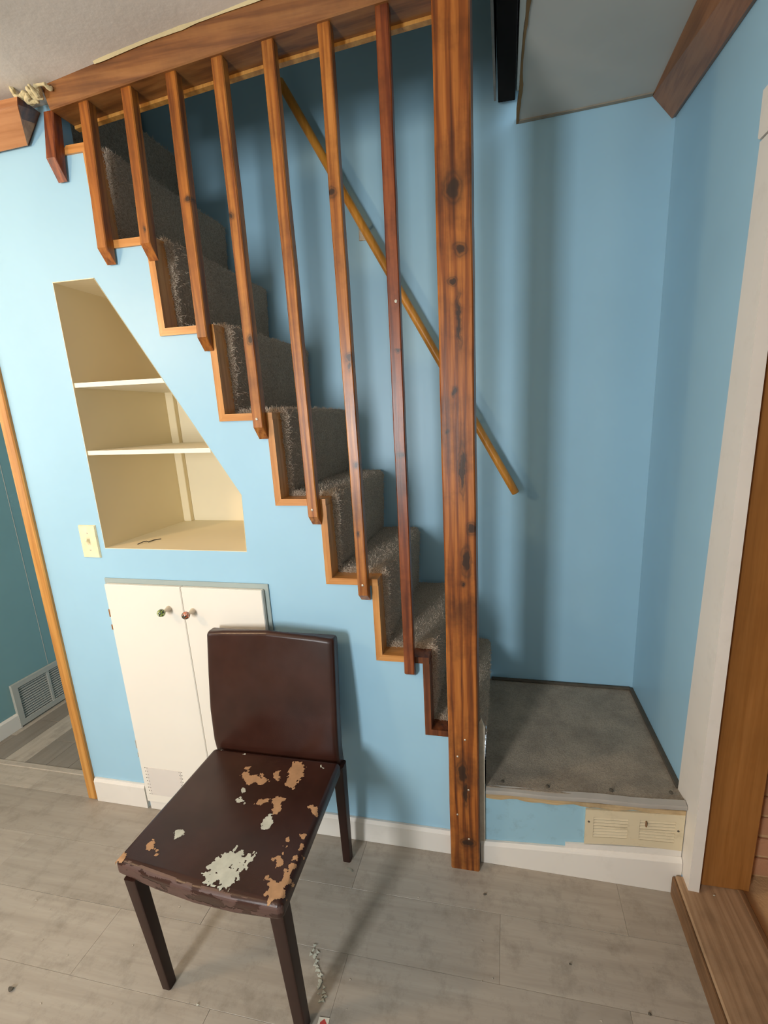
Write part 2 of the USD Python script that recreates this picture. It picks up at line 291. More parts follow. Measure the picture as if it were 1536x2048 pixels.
for i in range(len(hx)-1):
    js = [0.112, 0.26+.12*(i % 3), 0.66+.15*(i % 2), 1.45]
    for k, (a, b) in enumerate(zip(js[:-1], js[1:])):
        part('hall_plank', rbox(hx[i]+.0006, hx[i+1]-.0006, a+.0006, b-.0006, -.004, 0, .0012), M_hplank[pr.choice([0, 1, 1, 2])], fl)
part('transition_strip', rbox(-2.28, -1.40, 0.09, 0.115, -.004, .003, .002), M_plank[1], fl)

# ---------------------------------------------------------------- setting: walls
top8 = 2.45
wallpoly = [(-1.40, 0), (0.088, 0), (0.088, LZ[0])]
for i in range(8):
    wallpoly.append((LX[i], LZ[i]))
    if i < 7: wallpoly.append((LX[i], LZ[i+1]))
wallpoly[-1] = (-1.005, LZ[7])
wallpoly += [(-1.005, top8-.04), (-1.40, top8-.06)]
wallpoly = [p for k, p in enumerate(wallpoly)]
NICHE = [(-1.1262, 1.092), (-0.5763, 1.092), (-0.5700, 1.2814), (-0.9731, 1.953), (-1.1262, 1.953)]
wp = Polygon(wallpoly).difference(Polygon(NICHE))
part('wall_front', prism_xz(wp, 0.0, 0.045), M_blue, label='blue painted stair side wall with stepped top edge', cat='wall', kind='structure', smooth=False)
part('wall_rear', rbox(-2.30, XR+.05, DEPTH+.012, DEPTH+.10, 0, 4.9, .001), M_blue, label='blue painted wall behind the stairs and handrail', cat='wall', kind='structure')
part('wall_right', join(rbox(XR, XR+.10, 0.0, DEPTH+.012, 0, 2.7, .001), rbox(XR, XR+.10, -1.02, 0.0, 2.16, 2.7, .001), rbox(XR, XR+.10, -2.95, -1.02, 0, 2.7, .001)), M_blue,
     label='blue painted wall right of the landing', cat='wall', kind='structure')
part('wall_left', rbox(-2.30, -2.21, 0.10, 1.45, 0, 2.45, .001), M_teal, label='dim teal wall of the hall beyond the left opening', cat='wall', kind='structure')
gr = []
for yy in (0.51, 0.95): gr.append(rbox(-2.2105, -2.2090, yy, yy+.003, .09, 2.4, .0005))
part('trim_1', join(*gr), M_grey_metal, label='thin vertical panel joints on the dim hall wall', cat='trim', kind='structure')
part('wall_hall_end', rbox(-2.30, -1.36, 1.45, 1.50, 0, 2.45, .001), M_teal, label='end wall of the dim hall', cat='wall', kind='structure')
part('wall_hall_side', join(rbox(-1.40, -1.36, 0.045, 1.45, 0, 2.40, .001)), M_teal, label='hall side of the stair enclosure', cat='wall', kind='structure')
part('wall_side', join(rbox(-2.75, -2.65, -2.95, 0.10, 0, 0.95, .001), rbox(-2.75, -2.65, -2.95, 0.10, 2.05, 2.6, .001), rbox(-2.75, -2.65, -2.95, -1.95, .95, 2.05, .001), rbox(-2.75, -2.65, -.95, 0.10, .95, 2.05, .001)), M_room,
     label='pale side wall of the room behind the viewer', cat='wall', kind='structure')
part('wall_header', join(rbox(-2.75, -2.21, 0.0, 0.10, 0, 2.5, .001), rbox(-2.21, -1.40, 0.0, 0.06, 2.30, 2.50, .001)), M_blue, label='blue wall over the hall opening', cat='wall', kind='structure')
part('wall_back', join(rbox(-2.75, XR+.1, -2.95, -2.80, 0, 0.95, .001), rbox(-2.75, XR+.1, -2.95, -2.80, 1.95, 2.65, .001), rbox(-2.75, -1.24, -2.95, -2.80, .95, 1.95, .001), rbox(-.70, XR+.1, -2.95, -2.80, .95, 1.95, .001)), M_room,
     label='pale wall with a window behind the viewer', cat='wall', kind='structure')
part('wall_stairwell', join(rbox(-2.30, 0.29, -0.05, -0.01, 2.62, 4.9, .001), rbox(0.29, 0.33, -0.05, DEPTH+.02, 2.62, 4.9, .001), rbox(-2.30, -2.25, 0, DEPTH+.02, 2.46, 4.9, .001), rbox(-2.30, .33, -.05, DEPTH+.1, 4.9, 4.95, .001)), M_room,
     label='enclosing walls of the dark upper stairwell', cat='wall', kind='structure')

# ceiling: follows the sagging stair opening, cut away over the stairs
def slab(x0, x1, y0, y1, t=.02):
    za, zb = ceil_z(x0), ceil_z(x1); v = []
    for dz in (0, t):
        v += [(x0, y0, za+dz), (x1, y0, zb+dz), (x1, y1, zb+dz), (x0, y1, za+dz)]
    return hull(v)
xs = [c[0] for c in CX]; xs[0] = -2.75
cl = [slab(a, b, -2.95, -0.055) for a, b in zip(xs[:-1], xs[1:])]
cl += [slab(-2.75, -1.20, -0.055, 1.5), slab(-1.20, -0.995, -0.055, 0.0)]
part('ceiling', join(*cl), M_ceil, label='stained off-white textured ceiling of the room', cat='ceiling', kind='structure', smooth=False)
# soffit board over the landing, torn at its left edge
edge = [(0.287 + .022*(1-t) + (meshkit.fbm(np.array([[t*9.0, 2.2, 0]]), 4, 4)[0]-.5)*.012, 0.628 - t*0.683) for t in np.linspace(0, 1, 40)]
edge = [(0.287 + (0.63-y)*.04 + (x-0.287-.022*(1-(0.628-y)/.683)), y) for x, y in edge]
sof = Polygon(edge + [(XR, -0.055), (XR, 0.628)])
v, f = prism_xy(sof, 0, .014); v[:, 2] += 2.5215 + (v[:, 0]-.287)*.045
sofp = part('ceiling_soffit', (v, f), M_soffit, label='grey drywall soffit over the landing with torn left edge', cat='ceiling', kind='structure', smooth=False)
lip = [(x, y) for x, y in edge] + [(x+.009+.014*(float(meshkit.fbm(np.array([[y*11.0, 7.7, 0]]), 4, 9)[0])-.5), y) for i, (x, y) in reversed(list(enumerate(edge)))]
v, f = prism_xy(Polygon(lip).buffer(0), -.003, .0135); v[:, 2] += 2.5210 + (v[:, 0]-.287)*.045
part('torn_edge', v_f := (v, f), M_torn, sofp, label='torn brown paper edge')
v, f = prism_xy(Polygon([(0.30, .628), (0.30, .612), (0.50, .616), (0.74, .612), (.74, .628)]), -.004, .004); v[:, 2] += 2.5215 + (v[:, 0]-.287)*.045
part('torn_edge', (v, f), plain('grey_tape_edge', (.30, .26, .20), rough=.9), sofp)
part('joist', rbox(0.226, 0.285, -0.05, DEPTH-.02, 2.575, 2.80, .002), M_dark, label='black joist gap beside the torn soffit edge', cat='joist', kind='structure')
part('trim_2', join(hull([(0.212, 0.0, 2.56), (0.220, 0.0, 2.56), (0.212, .585, 2.575), (.220, .585, 2.575), (.212, 0, 3.2), (.22, 0, 3.2), (.212, .585, 3.2), (.22, .585, 3.2)])), plain('grey_board_edge', (.20, .19, .17), rough=.9), label='thin grey board edge hanging beside the black joist gap', cat='trim', kind='structure')

# coves: flat boards set on the slant between wall and ceiling
endp = [(-1.116, -.0008, 2.3185), (-1.106, -.012, 2.313), (-1.041, -.078, 2.366), (-1.037, -.078, 2.384), (-1.056, -.0008, 2.392)]
cvp = endp + [(-2.20, -.0008, 2.286), (-2.20, -.012, 2.280), (-2.20, -.078, 2.345), (-2.20, -.078, 2.375), (-2.20, -.0008, 2.375)]
part('trim_3', hull(cvp), M_cove, label='orange-brown cove board over the left hall opening', cat='trim', kind='structure', smooth=False)
part('trim_4', hull([(x+d, y, z) for x, y, z in endp[0:1]+endp[2:] for d in (.0006, .003)]), M_trim_dk, label='dark sawn end of the left cove board', cat='trim', kind='structure', smooth=False)
part('trim_5', hull([(x, y, z) for y in (-0.72, DEPTH+.01) for (x, z) in ((XR-.0005, 2.466-(.607-y)*.105), (XR-.012, 2.462-(.607-y)*.105), (XR-.078, 2.538), (XR-.076, 2.552), (XR-.0005, 2.553))]), M_cove_y,
     label='brown cove board along the top of the right wall', cat='trim', kind='structure', smooth=False)

# ---------------------------------------------------------------- stair opening beam
bm = thing('beam', 'brown stained beam at the ceiling that the balusters hang from', 'beam', (-.45, -.04, 2.42))
st = [(-.978, 2.366, 2.4135), (-.64, 2.398, 2.457), (-.32, 2.4265, 2.491), (-.03, 2.447, 2.507), (.089, 2.455, 2.513)]
segs = []
for (xa, za, ta), (xb, zb, tb) in zip(st[:-1], st[1:]):
    segs.append(hull([(x, y, z) for x, zl, zt in ((xa, za, ta), (xb, zb, tb)) for y, z in ((-.042, zl+.003), (-.039, zl), (-.062, zt+.03), (.03, zl), (.03, zt+.1))]))
part('fascia', join(*segs), M_beam, bm, smooth=False)
segs = []
for (xa, za, ta), (xb, zb, tb) in zip(st[:-1], st[1:]):
    segs.append(hull([(x, y, z) for x, zl in ((xa, za), (xb, zb)) for y, z in ((.0305, zl-.008), (.046, zl-.008), (.046, zl+.1), (.0305, zl+.1))]))
part('back_strip', join(*segs), M_hallcasing, bm, label='lighter wooden strip along the back of the beam', smooth=False)
segs = []
cxs = np.linspace(-.80, .06, 40)
for xa, xb in zip(cxs[:-1], cxs[1:]):
    za_, zb_ = (float(np.interp(q, [t[0] for t in st], [t[2] for t in st])) for q in (xa, xb))
    w_ = [.0005 + .0065*float(meshkit.fbm(np.array([[q*13, 4.4, 1.0]]), 3, 2)[0]) for q in (xa, xb)]
    segs.append(hull([(x, y, z) for x, zt, q in ((xa, za_, w_[0]), (xb, zb_, w_[1])) for y, z in ((-.060-q, zt+.001), (-.058, zt-q), (-.062, zt+.006), (-.05, zt+.006))]))
part('caulk_line', join(*segs), M_foam, bm, label='pale yellow caulk line at the ceiling', smooth=False)
part('wall_upper', join(rbox(-1.09, 0.29, -.045, .03, 2.53, 2.65, .001), rbox(-2.30, -.98, -.045, 0.0, 2.43, 2.65, .001)), M_blue, label='blue wall above the stair beam', cat='wall', kind='structure')
fo = []
fr = np.random.default_rng(3)
for k in range(20):
    t = k/19; c = np.array([-1.060 + .105*t, -.064+.010*math.sin(k*2.1), 2.400 - .014*math.sin(t*math.pi) + .004*t]) + fr.normal(0, .005, 3)
    fo.append((c, fr.uniform(.003, .0085)))
fo = m3.Manifold.batch_boolean([balls([p_[0], q_[0]], [p_[1], q_[1]]) for p_, q_ in zip(fo[:-1], fo[1:])], m3.OpType.Add)
part('spray_foam', displaced(fo.refine_to_length(.004), .005, 120, 2), M_foam, label='yellowish blob of spray foam between cove board and stair beam', cat='foam')

# ---------------------------------------------------------------- landing
ld = thing('landing', 'low landing at the foot of the stairs with worn flat carpet', 'landing', (.5, .3, 0))
cp = Polygon([(0.20, -.0115), (0.812, -.0115), (0.812, DEPTH+.01), (0.18, DEPTH+.01)])
v, f = prism_xy(cp, .268, .284)
g = m3.Manifold.hull_points(v).refine_to_length(.02)
v, f = displaced(g, .0018, 60, 3)
v[:, 2] += (np.clip(.10-v[:, 1], 0, .1)*.14) + np.clip(v[:, 0]-.2, 0, .62)*np.clip(.35-v[:, 1], 0, .35)*.10
part('carpet', (v, f), M_carpet_flat, ld)
part('frame', rbox(0.19, 0.805, .02, DEPTH, .001, .267, .002), M_dark, ld)
ns = []
for t0, t1 in zip(np.linspace(0, 1, 13)[:-1], np.linspace(0, 1, 13)[1:]):
    q = []
    for t in (t0, t1):
        x = .2005+.606*t; z = .294+.028*t + .002*math.sin(t*14)
        q += [(x, -.012, z), (x, -.0215, z-.002), (x, -.0235, z-.008), (x, -.0220, z-.017), (x, -.012, z-.017), (x, -.004, z+.003), (x, -.004, z-.005)]
    ns.append(hull(q))
part('nosing_strip', join(*ns), M_alu, ld, label='worn metal nosing strip on the front edge', smooth=50)
ns = []
for t0, t1 in zip(np.linspace(0, 1, 25)[:-1], np.linspace(0, 1, 25)[1:]):
    q = []
    for t in (t0, t1):
        x = .2005+.606*t; z = .2745+.025*t; h = .016+.006*math.sin(t*31)*math.sin(t*11)
        q += [(x, -.012, z+.002), (x, -.019, z+.001), (x, -.018, z-h), (x, -.012, z-h)]
    ns.append(hull(q))
part('bare_edge', join(*ns), wood('raw_edge_wood', (.30, .20, .10), (.48, .34, .18), (.62, .47, .28), 'x', 26, seed=21.0, rough=.8, stain=.5, spec=.2), ld, label='chipped bare wood edge under the nosing', smooth=False)
part('riser_panel', rbox(0.19, 0.80, -.012, .02, .08, .278, .001), M_blue_old, ld, label='scuffed blue riser panel')
for x, y in ((.2544, .016), (.40, .011), (.5976, .016), (.776, .024)):
    part('tack', trimesh.Trimesh(SPH*np.array([.0065, .0065, .004])+np.array([x, y, .2945+.03*(x-.2)/.6]), trimesh.creation.icosphere(2).faces), M_crumb_dk, ld, smooth=True)
part('edge_strip', rbox(0.20, 0.81, DEPTH-.004, DEPTH+.012, .284, .296, .003), M_crumb_dk, ld)
part('edge_strip', hull([(x, y, z) for y, dz in ((.06, .022), (DEPTH, 0.0)) for x in (.805, .8195) for z in (.284+dz, .296+dz)]), M_crumb_dk, ld)

# ---------------------------------------------------------------- staircase
sc = thing('staircase', 'steep staircase carpeted in grey-brown shag climbing left behind the balusters', 'staircase', (-.45, .3, .28))
CXR = lambda i: (LX[i-1] if i > 0 else .158) + .040      # riser face under the nose of tread i
def curves(name, pts, mt, parent, width):
    path = str(parent.GetPath()) + '/' + numbered(str(parent.GetPath()), name)
    cvs = UsdGeom.BasisCurves.Define(stage, path); off = locs[str(parent.GetPath())]
    n, k, _ = pts.shape
    cvs.CreateTypeAttr('linear'); cvs.CreateCurveVertexCountsAttr(Vt.IntArray([k]*n))
    cvs.CreatePointsAttr(Vt.Vec3fArray.FromNumpy((pts.reshape(-1, 3)-off).astype(np.float32)))
    w = np.tile(np.linspace(1, .45, k)*width, n)
    cvs.CreateWidthsAttr(Vt.FloatArray.FromNumpy(w.astype(np.float32))); cvs.SetWidthsInterpolation('vertex')
    UsdShade.MaterialBindingAPI.Apply(cvs.GetPrim()).Bind(mt)
    return tag(cvs.GetPrim(), kind='stuff')
def tufts(mesh, count, length, seed, weight=None):
    t = trimesh.Trimesh(*tm(mesh), process=False); r = np.random.default_rng(seed)
    a = t.area_faces.copy(); cen = t.triangles_center
    if weight is not None: a = a*weight(cen, t.face_normals)
    fi = r.choice(len(a), count, p=a/a.sum()); u, w = r.random(count), r.random(count); s = u+w > 1; u[s], w[s] = 1-u[s], 1-w[s]
    tri = t.triangles[fi]; p = tri[:, 0] + u[:, None]*(tri[:, 1]-tri[:, 0]) + w[:, None]*(tri[:, 2]-tri[:, 0])
    d = t.face_normals[fi] + r.normal(0, .55, (count, 3)); d /= np.linalg.norm(d, axis=1)[:, None]
    L = length*r.uniform(.5, 1.2, count)[:, None]; bend = r.normal(0, .35, (count, 3))
    return np.stack([p - d*.002, p + d*L*.55, p + (d+bend*.6)*L], 1)
for i in range(11):
    xl, xr = CXR(i+1)-.045, CXR(i); zt = LZ[i]+.034; zb = (LZ[i-1]+.034 if i > 0 else .300) - .012
    r = .025
    g = balls([(x, y, z) for y in (.052+r*.7, DEPTH+.004-r) for x, z in ((xl+r, zt-r), (xr-r, zt-r), (xr-.012-r, zb+r), (xl+r, zt-.075), (xr-.055-r, zb+.03+r))], r)
    mesh = displaced(g.refine_to_length(.011), .0045, 42, 10+i, 3)
    stp = part('carpet_step', mesh, M_carpet, sc, smooth=True)
    vis = i < 9
    if vis:
        front = lambda c, n: (n[:, 1] < -.3)*14.0 + (n[:, 2] > .4)*1.0 + (n[:, 0] > .4)*.8 + .02
        curves('carpet_pile', tufts(mesh, 5200, .009, 50+i, front), M_fiber, stp, .0013)
    # wooden edging of the wall's stepped cut
    if i <= 7:
        mt_v, mt_h = (M_trim_dk, M_trim_dk) if i == 0 else (M_trim, M_trim_h)
        x0 = LX[i] if i < 7 else -1.004; x1 = (LX[i-1] if i > 0 else .088) + (.0205 if i > 0 else 0); z0 = LZ[i]; w = .0215
        ztop = LZ[i+1] + (.0 if i < 7 else -.16)
        ver = hull([(x, y, z) for y in (-.0065, .05) for x, z in ((x0, z0), (x0+w, z0+w), (x0, ztop), (x0+w, ztop))])
        hor = hull([(x, y, z) for y in (-.0065, .05) for x, z in ((x0, z0), (x0+w, z0+w), (x1, z0), (x1, z0+w))])
        if i < 7: part('edge_trim', ver, mt_v, sc, smooth=False)
        if i == 1:     # its short end right of the baluster is a darker offcut
            hor = hull([(x, y, z) for y in (-.0065, .05) for x, z in ((x0, z0), (x0+w, z0+w), (-.034, z0), (-.034, z0+w))])
            part('edge_trim', hull([(x, y, z) for y in (-.0065, .05) for x, z in ((-.0338, z0), (-.0338, z0+w), (x1, z0), (x1, z0+w))]), M_trim_dk, sc, label='dark offcut of edge trim', smooth=False)
        part('edge_trim', hor, mt_h, sc, smooth=False)

# ---------------------------------------------------------------- newel post
po = thing('newel_post', 'thick square knotty pine newel post standing on the floor before the landing', 'post', (.134, -.02, 0))
v, f = tm(hull([(x, y, z) for z, a, b in ((0, .0835, .1805), (2.49, .0885, .1745)) for x, y in ((a+.004, -.061), (b-.004, -.061), (a, -.057), (b, -.057), (a, .024), (b, .024), (a+.004, .028), (b-.004, .028))]))
g = m3.Manifold(m3.Mesh(v.astype(np.float32), f.astype(np.uint32))).refine_to_length(.03)
v, f = tm(g); n3 = meshkit.fbm(v*np.array([9, 9, 4.0]), 3, 8)-.5
inside = (v[:, 1] < -.05) | (np.abs(v[:, 0]-.133) > .035); v[:, 0] += n3*.004*inside
part('shaft', (v, f), M_post, po, smooth=25)
def disc(x, y, z, rx, rz, t=.0012, seed=0):
    s = trimesh.creation.icosphere(3); p = np.array(s.vertices); n = 1+(meshkit.fbm(p*1.6+seed*7.7, 2, seed)-.5)*.5
    p = p*n[:, None]*np.array([rx, t, rz]) + np.array([x, y, z]); return p, np.array(s.faces)
for x, z in ((.1134, .4457), (.1468, .3237), (.1094, .2222), (.1461, .1298), (.1381, .5093)):
    part('screw', disc(x, -.0612, z, .0034, .0034, .0016, 3), M_screw, po, smooth=True)

# ---------------------------------------------------------------- balusters (each hung from the beam and fixed on the wall's face)
BAL = [  # x left at bottom, z at bottom front, x left at top, top z, wood, where it is
    (-1.030, 2.2600, -1.0105, 2.370, 2, 'shortest dark brown baluster, leftmost under the beam beside the foam', .050),
    (-.9135, 2.0180, -.8945, 2.381, 0, 'amber baluster second from the left, its cut foot on the blue wall', .038),
    (-.7690, 2.0155, -.7560, 2.394, 0, 'amber baluster third from the left, foot over the top of a wood-edged step', .038),
    (-.6285, 1.7545, -.6195, 2.408, 0, 'amber baluster fourth from the left, foot beside the apex of the wall niche', .035),
    (-.4825, 1.4915, -.4830, 2.422, 1, 'honey baluster fifth from the left with two dark knots, ending right of the niche shelves', .035),
    (-.3335, 1.2190, -.3425, 2.434, 1, 'palest honey baluster with a pale screw at its foot', .030),
    (-.1905, .9690, -.1935, 2.446, 1, 'reddish honey baluster with three dark knots and a bright screw at its foot', .026),
    (-.0545, .7080, -.0480, 2.455, 2, 'darkest red-brown baluster, longest and nearest the newel post', .020)]
BK = {4: [(-.478, 2.057, .008, .006), (-.461, 1.737, .006, .010)], 3: [(-.599, 2.11, .005, .006)], 6: [(-.1695, 1.6715, .0085, .010), (-.169, 1.650, .005, .012), (-.169, 1.3755, .008, .008), (-.177, 1.1675, .004, .007), (-.187, 2.0793, .010, .009)], 7: [(-.033, 1.40, .010, .007), (-.030, 1.685, .005, .003)], 2: [(-.748, 2.05, .004, .007)]}
BS = {4: (-.4677, 1.5164), 5: (-.318, 1.2409), 6: (-.1739, 1.0027)}
for k, (xb, zb, xt, zt, wd, lab, drop) in enumerate(BAL):
    w = .0325
    bal = thing('baluster', lab, 'baluster', (xb+w/2, -.017, zb), group='wooden balusters under the stair beam')
    fy, by = -.0335, (-.0005 if k < 7 else -.0068)
    by = -.0068 if k in (1, 2, 3, 4, 5, 6, 7, 0) else by
    pts = []
    for x0, z, yf in ((xb, zb, fy), (xt, zt, fy)):
        pts += [(x0+.0025, yf, z), (x0+w-.0025, yf, z), (x0, yf+.0025, z), (x0+w, yf+.0025, z)]
    for x0, z in ((xb, zb-drop), (xt, zt+.01)):
        pts += [(x0+.001, by, z), (x0+w-.001, by, z)]
    g = hull(pts).refine_to_length(.03); v, f = tm(g)
    n3 = (meshkit.fbm(v*np.array([8, 8, 5.0])+k*9.1, 3, k)-.5)*.0035
    v[:, 0] += n3*np.clip((v[:, 2]-zb)*6, 0, 1)
    part('shaft', (v, f), wood(f'baluster_wood_{k}', *BW[('amber', 'honey', 'russet')[wd]][:3], 'z', 30, seed=BW[('amber', 'honey', 'russet')[wd]][3]+k*1.37, stain=BW[('amber', 'honey', 'russet')[wd]][4], knots=[q for q in BK.get(k, [])]), bal, smooth=25)
    if k in BS: part('screw', disc(BS[k][0], -.0338, BS[k][1], .004, .004, .0016, 1), M_screw, bal, smooth=True)
    if k == 7: part('chip', disc(-.0285, -.0337, 1.806, .0035, .004, .0010, 2), M_chalk, bal, label='pale chip in the wood')

# ---------------------------------------------------------------- handrail on the rear wall
hr = thing('handrail', 'round varnished wooden handrail sloping across the rear blue wall', 'handrail', (-.15, .57, 1.9))
a, b = np.array([.302, .565, 1.182]), np.array([-.575, .565, 2.742]); d = (b-a)/np.linalg.norm(b-a)
prof = [(0, .006), (.0015, .013), (.005, .0158)]
path = [a+d*s for s, _ in prof] + [a+(b-a)*t for t in np.linspace(.03, .97, 12)] + [b-d*.005, b]
part('rail', tube(path, [r for _, r in prof] + [.0165]*12 + [.0158, .006], 18), M_rail, hr, smooth=40)
for t in (.22, .70):
    p = a+(b-a)*t; q = p + np.array([.012, .0, -.018])
    part('bracket', join(tube([p+np.array([0, 0, -.012]), p+np.array([.004, .012, -.034]), p+np.array([.006, .040, -.044]), p+np.array([.006, .063, -.044])], .005, 8), rbox(p[0]-.010, p[0]+.022, DEPTH+.008, DEPTH+.012, p[2]-.075, p[2]-.015, .002)), M_screw, hr, smooth=40)

# ---------------------------------------------------------------- wall niche with shelves
ni = thing('wall_niche', 'cream built-in niche with slanted right side in the stair wall', 'niche', (-.85, .2, 1.09))
ND = .42
part('side_panel', rbox(-1.1264, -1.1250, -.0004, ND, 1.0918, 1.9536, .0003), M_cream, ni)
part('back_panel', prism_xz(Polygon([(-1.14, 1.08), (-.70, 1.08), (-.70, 1.48), (-.78, 1.50), (-.94, 1.76), (-1.10, 1.985), (-1.14, 1.985)]), ND, ND+.015), M_cream_back, ni, label='paler cream back panel', smooth=False)
part('niche_floor', hull([(x, y, z) for x, y in ((-1.1250, -.0004), (-.5764, -.0004), (-.56, .05), (-.56, ND), (-1.125, ND)) for z in (1.0805 if y > .04 else 1.0915, 1.0932)]), M_cream_back, ni)
part('niche_top', rbox(-1.1250, -0.9750, -.0004, ND, 1.9512, 1.9532, .0003), M_cream, ni)
part('corner_batten', rbox(-1.1250, -1.090, ND-.022, ND, 1.0932, 1.95, .002), M_cream, ni)
sl = [(-.5764, 1.0934), (-.5701, 1.2813), (-.9731, 1.9511), (-.9742, 1.9511), (-.5712, 1.2811), (-.5775, 1.0934)]
part('slanted_side', prism_xz(Polygon(sl), -.0004, ND), M_cream, ni, smooth=False)
for z, xr_ in ((1.6375, -.788), (1.4180, -.660)):
    part('shelf', hull([(x, y, zz) for zz in (z, z+.0145) for x, y in ((-1.1245, .004), (xr_-.002, .004), (xr_+.015, .05), (xr_+.015, ND-.001), (-1.1245, ND-.001))]), M_shelf, ni, smooth=False)
tw = [(-1.034, .044, 1.0950), (-1.025, .060, 1.0995), (-1.030, .082, 1.0955), (-1.012, .070, 1.0965), (-1.016, .103, 1.0950), (-.998, .115, 1.0955)]
part('bent_wire', tube(tw, .0016, 6), M_crumb_dk, label='small bent dark wire lying on the niche floor', cat='wire', smooth=True)

# ---------------------------------------------------------------- cupboard under the niche
cu = thing('cupboard', 'white two-door cupboard set low in the blue stair wall behind the chair', 'cupboard', (-.83, -.01, 0))
part('frame', join(rbox(-1.150, -.512, -.0050, -.0005, .02, .982, .001)), paint('grey_green_frame', (.34, .40, .38), rough=.6), cu, label='grey-green frame edge showing around the doors')
DZ0, DZ1 = .045, .9655
for a0, a1, kx, kz in ((-1.1385, -.8325, -.8803, .8850), (-.8310, -.5270, -.7865, .8810)):
    dr = part('door', rbox(a0, a1, -.022, -.0052, DZ0, DZ1, .0025), M_door, cu, smooth=False)
    kp = np.array([kx-.012 + .004, -.058, kz])
    part('knob', trimesh.Trimesh(SPH*np.array([.0138, .0125, .0138])+kp, trimesh.creation.icosphere(2).faces), mat('green_swirl_knob' if kx < -.85 else 'orange_swirl_knob',
        {'g': ('geometry', {}), 'n': ('noise_texture', {'scale': 95.0, 'detail': 2.0, 'distortion': 1.5}), 'r': ('rgb_ramp', {'ramp': [(.32, (.015, .02, .012)), (.47, (.03, .05, .03)), (.56, (.32, .42, .03) if kx < -.85 else (.70, .12, .03)), (.70, (.6, .6, .5))]}),
         'p': ('principled_bsdf', {'roughness': .08, 'coat_weight': 1.0})}, [('g.position', 'n.vector'), ('n.fac', 'r.fac'), ('r.color', 'p.base_color')]), dr, label='green and dark swirled round knob' if kx < -.85 else 'orange and white swirled round knob', smooth=True)
    st_ = tube([kp+np.array([0, .008, 0]), kp+np.array([0, .022, 0]), kp+np.array([0, .030, 0]), kp+np.array([0, .036, 0])], [.006, .0055, .009, .0105], 16)
    part('knob_stem', st_, M_screw, dr, smooth=40)
part('plinth', rbox(-1.1370, -.53, -.014, -.0006, 0.0005, .042, .002), M_white, cu)
# perforated air patch low on the left door
pv = part('vent_patch', rbox(-1.1130, -.962, -.0232, -.0221, .082, .208, .0003), paint('vent_patch_paint', (.70, .64, .58), rough=.5, mottle=.03), cu, label='faint perforated vent patch')
hl = []
for xx in (-1.118, -.957, -1.1085, -.9665):
    for zz in np.linspace(.085, .205, 9): hl.append(rbox(xx-.0012, xx+.0012, -.0236, -.0222, zz-.0014, zz+.0014, .0003))
part('vent_hole', join(*hl), M_crumb_dk, cu, kind='stuff', smooth=False)
for x0, z0, w, h in ((-1.1405, .84, .006, .030), (-1.141, .79, .006, .02), (-1.141, .29, .005, .035), (-1.140, .25, .004, .02)):
    part('hinge' if z0 > .5 else 'paint_chip', rbox(x0, x0+w, -.0228, -.006, z0, z0+h, .001), M_jamb if z0 > .5 else M_grey_metal, cu)

# ---------------------------------------------------------------- light switch
lsw = thing('light_switch', 'ivory toggle light switch plate left of the niche', 'light switch', (-1.181, 0, 1.116))
part('plate', hull([(x, y, z) for (x0, x1, z0, z1, y) in ((-1.2165, -1.1465, 1.0570, 1.1760, -.0005), (-1.2140, -1.1490, 1.0595, 1.1735, -.0065)) for x in (x0, x1) for z in (z0, z1)]), M_plate, lsw, smooth=False)
part('toggle', hull([(-1.1865, -.0060, 1.108), (-1.1765, -.0060, 1.108), (-1.1865, -.0060, 1.126), (-1.1765, -.0060, 1.126), (-1.1845, -.0170, 1.122), (-1.1785, -.0170, 1.122), (-1.1845, -.0150, 1.128), (-1.1785, -.0150, 1.128)]), M_plate, lsw, smooth=False)
part('toggle_slot', rbox(-1.1880, -1.1750, -.0069, -.0060, 1.104, 1.131, .0003), M_regis, lsw)
for z in (1.086, 1.148): part('screw', disc(-1.1815, -.0067, z, .0030, .0030, .0012, 2), M_screw, lsw, smooth=True)

# ---------------------------------------------------------------- baseboards and corner strip
def bboard(x0, x1, z, name, label, sag=0.0, t=.014):
    g = hull([(x, y, zz) for x in (x0, x1) for y, zz in ((-t, 0.0005), (-t, z-.012), (-t+.006, z), (-.0005, z), (-.0005, .0005))])
    part(name, g, M_white, label=label, cat='baseboard', kind='structure', smooth=False)
bboard(-1.390, -1.1515, .106, 'baseboard_front', 'short white baseboard left of the cupboard')
bboard(-.526, 0.082, .091, 'baseboard_middle', 'white baseboard under the stairs between cupboard and post')
g = hull([(x, y, zz) for x, h in ((.1815, .082), (.807, .130)) for y, zz in ((-.026 if x < .5 else -.032, 0.0005), (-.026 if x < .5 else -.032, h-.012), (-.020, h), (-.0125, h), (-.0125, .0005))])
part('baseboard_landing', g, M_white, label='white baseboard below the landing riser', cat='baseboard', kind='structure', smooth=False)
part('trim_6', hull([(x, y, z) for x, z0, z1 in ((.459, .100, .1195), (.806, .1305, .1575)) for y in (-.019, -.0125) for z in (z0, z1)]), M_white, label='thin white strip on the baseboard under the register', cat='trim', kind='structure', smooth=False)
part('trim_7', join(hull([(.1795, -.020, .072), (.1975, -.020, .072), (.1795, -.0125, .072), (.1975, -.0125, .072), (.1795, -.020, .545), (.1975, -.020, .530), (.1855, -.020, .560), (.1795, -.0125, .545), (.1975, -.0125, .530), (.1855, -.0125, .560)])), M_beige, label='beige vertical corner strip right of the newel post', cat='trim', kind='structure', smooth=False)
part('baseboard_hall', hull([(x, y, z) for x, z in ((-2.2095, .001), (-2.197, .001), (-2.2095, .085), (-2.202, .085), (-2.197, .075)) for y in (.10, .316)]), M_white, label='white baseboard on the dim hall wall', cat='baseboard', kind='structure', smooth=False)

